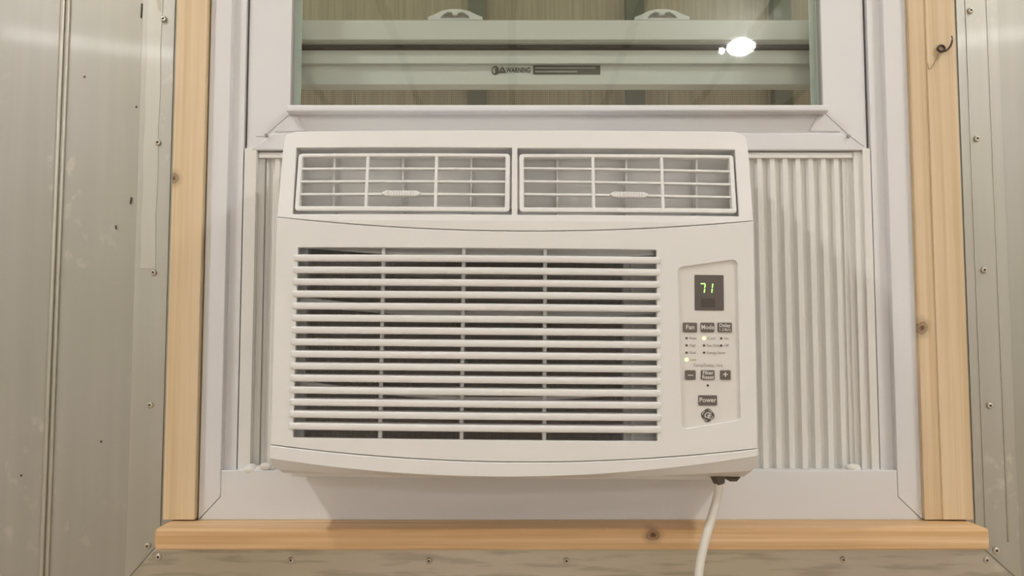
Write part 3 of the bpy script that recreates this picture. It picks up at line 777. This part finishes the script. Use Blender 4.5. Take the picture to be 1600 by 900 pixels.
# -- outlets: cavity with vanes, and a framed louvre in each opening
def outlet(op, fr, cols_px, rows_py, tab_px, vanes):
    xs = [q[0] for q in op]; zs_ = [q[1] for q in op]
    x0_, x1_, z0_, z1_ = min(xs), max(xs), min(zs_), max(zs_)
    yb = YF + .040
    bm = bmesh.new()
    t = .0015
    addbox(bm, x0_ - t, x1_ + t, yb, yb + t, z0_ - t, z1_ + t)
    for (a, b, c, d) in ((x0_ - t, x0_, z0_ - t, z1_ + t), (x1_, x1_ + t, z0_ - t, z1_ + t), (x0_, x1_, z0_ - t, z0_), (x0_, x1_, z1_, z1_ + t)):
        vs = addbox(bm, a, b, YF + .004, yb, c, d)
        for v in vs:
            if v.co.y < YF + .02: v.co.y += bow(v.co.x) + lean(v.co.z)
    cav = frombm('outlet_cavity', bm, M['plastic_in'], ac)
    for px in vanes:
        xx = AT(px, 290, .03).x
        v = box('vane', xx - .0011, xx + .0011, YF + .020, YF + .038, z0_ + .001, z1_ - .004, M['plastic_in'], cav, bevel=0.0005)
    zz = AT(700, 296, .03).z
    box('vane_bar', x0_, x1_, YF + .034, YF + .037, z0_ + .012, z0_ + .016, M['plastic_in'], cav, bevel=0.0006)
    # louvre frame
    f = quad(lambda a, b: AT(a, b, 0.0), *fr)
    inn = []
    cx_ = sum(q[0] for q in f) / 4; cz_ = sum(q[1] for q in f) / 4
    wv, hv = .0045, .0038
    for (x, z) in f: inn.append((x + (wv if x < cx_ else -wv), z + ((hv + .001) if z < cz_ else -hv)))
    y0_ = YF + .0008
    gr = plate('vent_louvre', rounded(f, .004, 5), [rounded(inn, .0008, 3)], y0_, y0_ + .010, 0.0012, M['plastic'], ac, bend_top, cuts)
    il, ir = min(q[0] for q in inn), max(q[0] for q in inn); ib, it = min(q[1] for q in inn), max(q[1] for q in inn)
    for py in rows_py:
        z = AT(tab_px, py).z
        plate('louvre_slat', rect(il - .001 + (0 if z > cz_ else 0), ir + .001, z - .0011, z + .0011), (), y0_ + .001, y0_ + .009, 0.0005, M['plastic'], gr, bend_top, cuts)
    for (pa, pb) in cols_px:
        a = AT(pa, 242); b = AT(pb, 322)
        plate('louvre_divider', [(b.x - .0015, ib - .001), (b.x + .0015, ib - .001), (a.x + .0015, it + .001), (a.x - .0015, it + .001)], (), y0_ + .0003, y0_ + .006, 0.0006, M['plastic'], gr, bend_top)
    c = AT(tab_px, rows_py[-1])
    tb = [(-.0185, -.0009), (-.0150, -.0030), (.0150, -.0030), (.0185, -.0009), (.0185, .0009), (.0150, .0028), (-.0150, .0028), (-.0185, .0009)]
    plate('louvre_tab', [(c.x + q[0], c.z + q[1]) for q in tb], (), y0_ - .0035, y0_ + .006, 0.0012, M['plastic'], gr, bend_top)
    for i in range(11):
        x = c.x - .0135 + i * .0027
        plate('tab_ridge', rect(x - .0006, x + .0006, c.z - .0026, c.z + .0024), (), y0_ - .0043, y0_ - .003, 0.0002, M['plastic'], gr, bend_top)
outlet(vl, ((459.5, 329), (796, 331), (797, 239.5), (466, 239.5)), ((574.5, 571), (682, 680)), (262.5, 282.5, 302.5), 627, (527, 632, 737))
outlet(vr, ((811.5, 331), (1152, 333), (1146.5, 242), (811.5, 240)), ((926.5, 928), (1034, 1036.5)), (264, 284.5, 304.5), 983, (870, 976, 1083))

# -- control panel
CPO = 0.0022
cpo = plate('control_panel', rounded([(q[0], q[1]) for q in cp], .0055, 6), (), YF + CPO, YF + .008, 0.0, M['panel_grey'], ac, bend_front, cuts)
cpo['label'] = 'slanted grey-beige key panel with display'
def cpoint(px, py): return A(px, py, CPO)
def key(name, x0, x1, y0, y1, mat, proud=.0010, r=.0012):
    a = cpoint(x0, y1); b = cpoint(x1, y0); yb = YF + CPO
    plate(name, rounded(rect(a.x, b.x, a.z, b.z), r, 4), (), yb - proud, yb + .001, 0.0003, mat, cpo, bend_front)
    return yb - proud
def words(body, px, py, size, mat, proud, align='CENTER', bold=0.0, sx=1.0, name='button_lettering', shear=0.0):
    p = cpoint(px, py); text(name, body, size, p.x, YF + CPO - proud - .0001, p.z, mat, cpo, align, bold=bold, sx=sx, shear=shear, bend=bow)
key('display', 1085.5, 1130.5, 430, 485, M['screen'], .0006, .0010)
key('remote_sensor', 1095.5, 1117, 466, 480, M['screen_dark'], .0007, .0006)
def seg(x0, y0, x1, y1, wd=.00105):
    a = cpoint(x0, y0); b = cpoint(x1, y1); d = (b - a).normalized(); d.y = 0; d.normalize(); nn = Vector((-d.z, 0, d.x)) * (wd / 2)
    yb = YF + CPO - .0006
    plate('digit_segment', [(a + nn).xz, (a - nn).xz, (b - nn).xz, (b + nn).xz], (), yb - .0002, yb + .0002, 0, M['led_digit'], cpo, bend_front)
seg(1094.5, 443.4, 1101.5, 443.4); seg(1101.6, 444, 1100.9, 450); seg(1100.8, 451.2, 1100, 457.5)
seg(1113.4, 443.4, 1112.7, 449.8); seg(1112.5, 451.2, 1111.8, 457.5)
key('button', 1067, 1089, 504.2, 519, M['button']); words('Fan', 1078, 511.5, .0062, M['ink_light'], .0010, bold=.0001)
key('button', 1094.5, 1115.8, 504.2, 519, M['button']); words('Mode', 1105.2, 511.5, .0060, M['ink_light'], .0010, bold=.0001, sx=.9)
key('button', 1121, 1143.3, 504.2, 519, M['button']); words('Delay', 1132, 508.6, .0048, M['ink_light'], .0010, bold=.0001); words('1-24hrs', 1132, 515.2, .0042, M['ink_light'], .0010, sx=.9)
key('button', 1070.3, 1086.8, 578.4, 593.3, M['button']); words('\u2013', 1078.4, 585.5, .0095, M['ink_light'], .0010, bold=.0001)
key('button', 1095, 1116.4, 578.4, 593.3, M['button']); words('Filter', 1105.8, 582.6, .0050, M['ink_light'], .0010, bold=.0001); words('Reset', 1105.8, 589.4, .0050, M['ink_light'], .0010, bold=.0001)
key('button', 1125, 1141.3, 578.4, 593.3, M['button']); words('+', 1133, 585.8, .0095, M['ink_light'], .0010, bold=.0001)
key('button', 1091, 1120, 617.6, 633.4, M['button']); words('Power', 1105.3, 625, .0062, M['ink_light'], .0010, bold=.0001)
def led(px, py, on):
    p = cpoint(px, py); yb = YF + CPO + bow(p.x)
    r = .0017 if on else .00115
    pts = [(p.x + r * 1.1 * math.cos(a), p.z + r * math.sin(a)) for a in [2 * math.pi * i / 12 for i in range(12)]]
    plate('indicator_lamp', pts, (), yb - .0004, yb + .0005, .0001, M['led_lamp'] if on else M['led_off'], cpo)
for px, py, on, wd in ((1072.7, 528.4, 0, 'Auto'), (1072.7, 539.7, 0, 'High'), (1072.7, 551, 0, 'Med'), (1072.7, 562, 1, 'Low'),
                       (1099.9, 528.6, 1, 'Cool'), (1100, 539.9, 0, 'Fan Only'), (1100, 551, 0, 'Energy Saver'), (1126.8, 528.8, 0, 'On'), (1126.8, 540, 0, 'Off')):
    led(px, py, on); words(wd, px + (4.2 if not on else 5.5), py, .0037, M['ink_pale'], .0, 'LEFT', name='panel_print', sx=.95)
words('Temp/Delay, Hrs', 1105.8, 571, .0042, M['ink_pale'], 0.0, name='panel_print', sx=.98)
led(1105.8, 602.3, 0)
# round emblem: scalloped dark ring, pale curls inside
c = cpoint(1105.6, 649); yb = YF + CPO + bow(c.x)
scal = [(c.x + (.0062 + .00035 * math.cos(4 * a + .6)) * math.cos(a), c.z + (.0062 + .00035 * math.cos(4 * a + .6)) * math.sin(a)) for a in [2 * math.pi * i / 48 for i in range(48)]]
plate('emblem', scal, (), yb - .0004, yb + .0005, .0001, M['logo'], cpo)
words('G', 1103.2, 648.8, .0072, M['logo_light'], .0004, bold=.00015, name='emblem_lettering', shear=.35)
words('E', 1108.0, 650.2, .0068, M['logo_light'], .0004, bold=.00015, name='emblem_lettering', shear=.35)
for k in range(4):
    a = math.pi / 4 + k * math.pi / 2 + .25
    pts = []
    for i in range(9):
        b = a - .42 + .84 * i / 8
        pts.append((c.x + .0053 * math.cos(b), c.z + .0053 * math.sin(b)))
    for i in range(9):
        b = a + .42 - .84 * i / 8
        pts.append((c.x + .0047 * math.cos(b), c.z + .0047 * math.sin(b)))
    plate('emblem_curl', pts, (), yb - .00055, yb - .0002, 0, M['logo_light'], cpo)

# -- power cord leaving under the right end
def W(px, py, Y): return loc(P(px, py, Y))
cord_pts = [W(1124, 738, -.080), W(1123, 752, -.082), W(1121, 775, -.084), W(1113, 805, -.088), W(1103, 840, -.093), W(1095, 875, -.096), W(1091, 910, -.098), W(1088, 1000, -.098), W(1084, 1300, -.07), W(1080, 1700, -.05)]
tube('power_cord', spline(cord_pts, 7), 0.0042, M['cord'], ac, 12)
tube('cord_boot', [W(1120, 739, -.078), W(1123, 751, -.082), W(1125, 757, -.0825)], [.0075, .0060, .0048], M['boot'], ac, 10)
a, b = W(1133, 745, -.082), W(1156, 745, -.082)
tube('cable_tie', [a, a.lerp(b, .35) - Vector((0, 0, .0022)), a.lerp(b, .75) - Vector((0, 0, .0022)), b], [.0016, .0024, .0024, .001], M['boot'], ac, 8)

# ------------------------------------------------------------------ bent wire on the right casing
h = P(1469, 77, YC)
hk = empty('wire_hook', h); tag(hk, 'small rusty bent wire stuck in the right wooden casing', 'hook')
def H(px, py, Y): return P(px, py, Y) - h
coil = [Vector((.0042 * math.cos(a) * (1 - .05 * a / 6), -.0012 - .0006 * a / 3, .0036 * math.sin(a))) for a in [i * .5 for i in range(24)]]
tube('coil', coil, 0.0009, M['wire'], hk, 7)
tube('tail', spline([H(1472, 79, YC - .004), H(1478, 79, YC - .006), H(1485, 72, YC - .008), H(1488, 62, YC - .009), H(1487, 56, YC - .009)], 5), [.0012] * 5 + [.0011] * 10 + [.0006] * 6, M['wire'], hk, 7)
tube('thread', spline([H(1466, 84, YC - .0012), H(1462, 94, YC - .0010), H(1456, 105, YC - .0008), H(1451, 107, YC - .0008), H(1450, 99, YC - .0008)], 6), 0.00035, M['thread'], hk, 6)
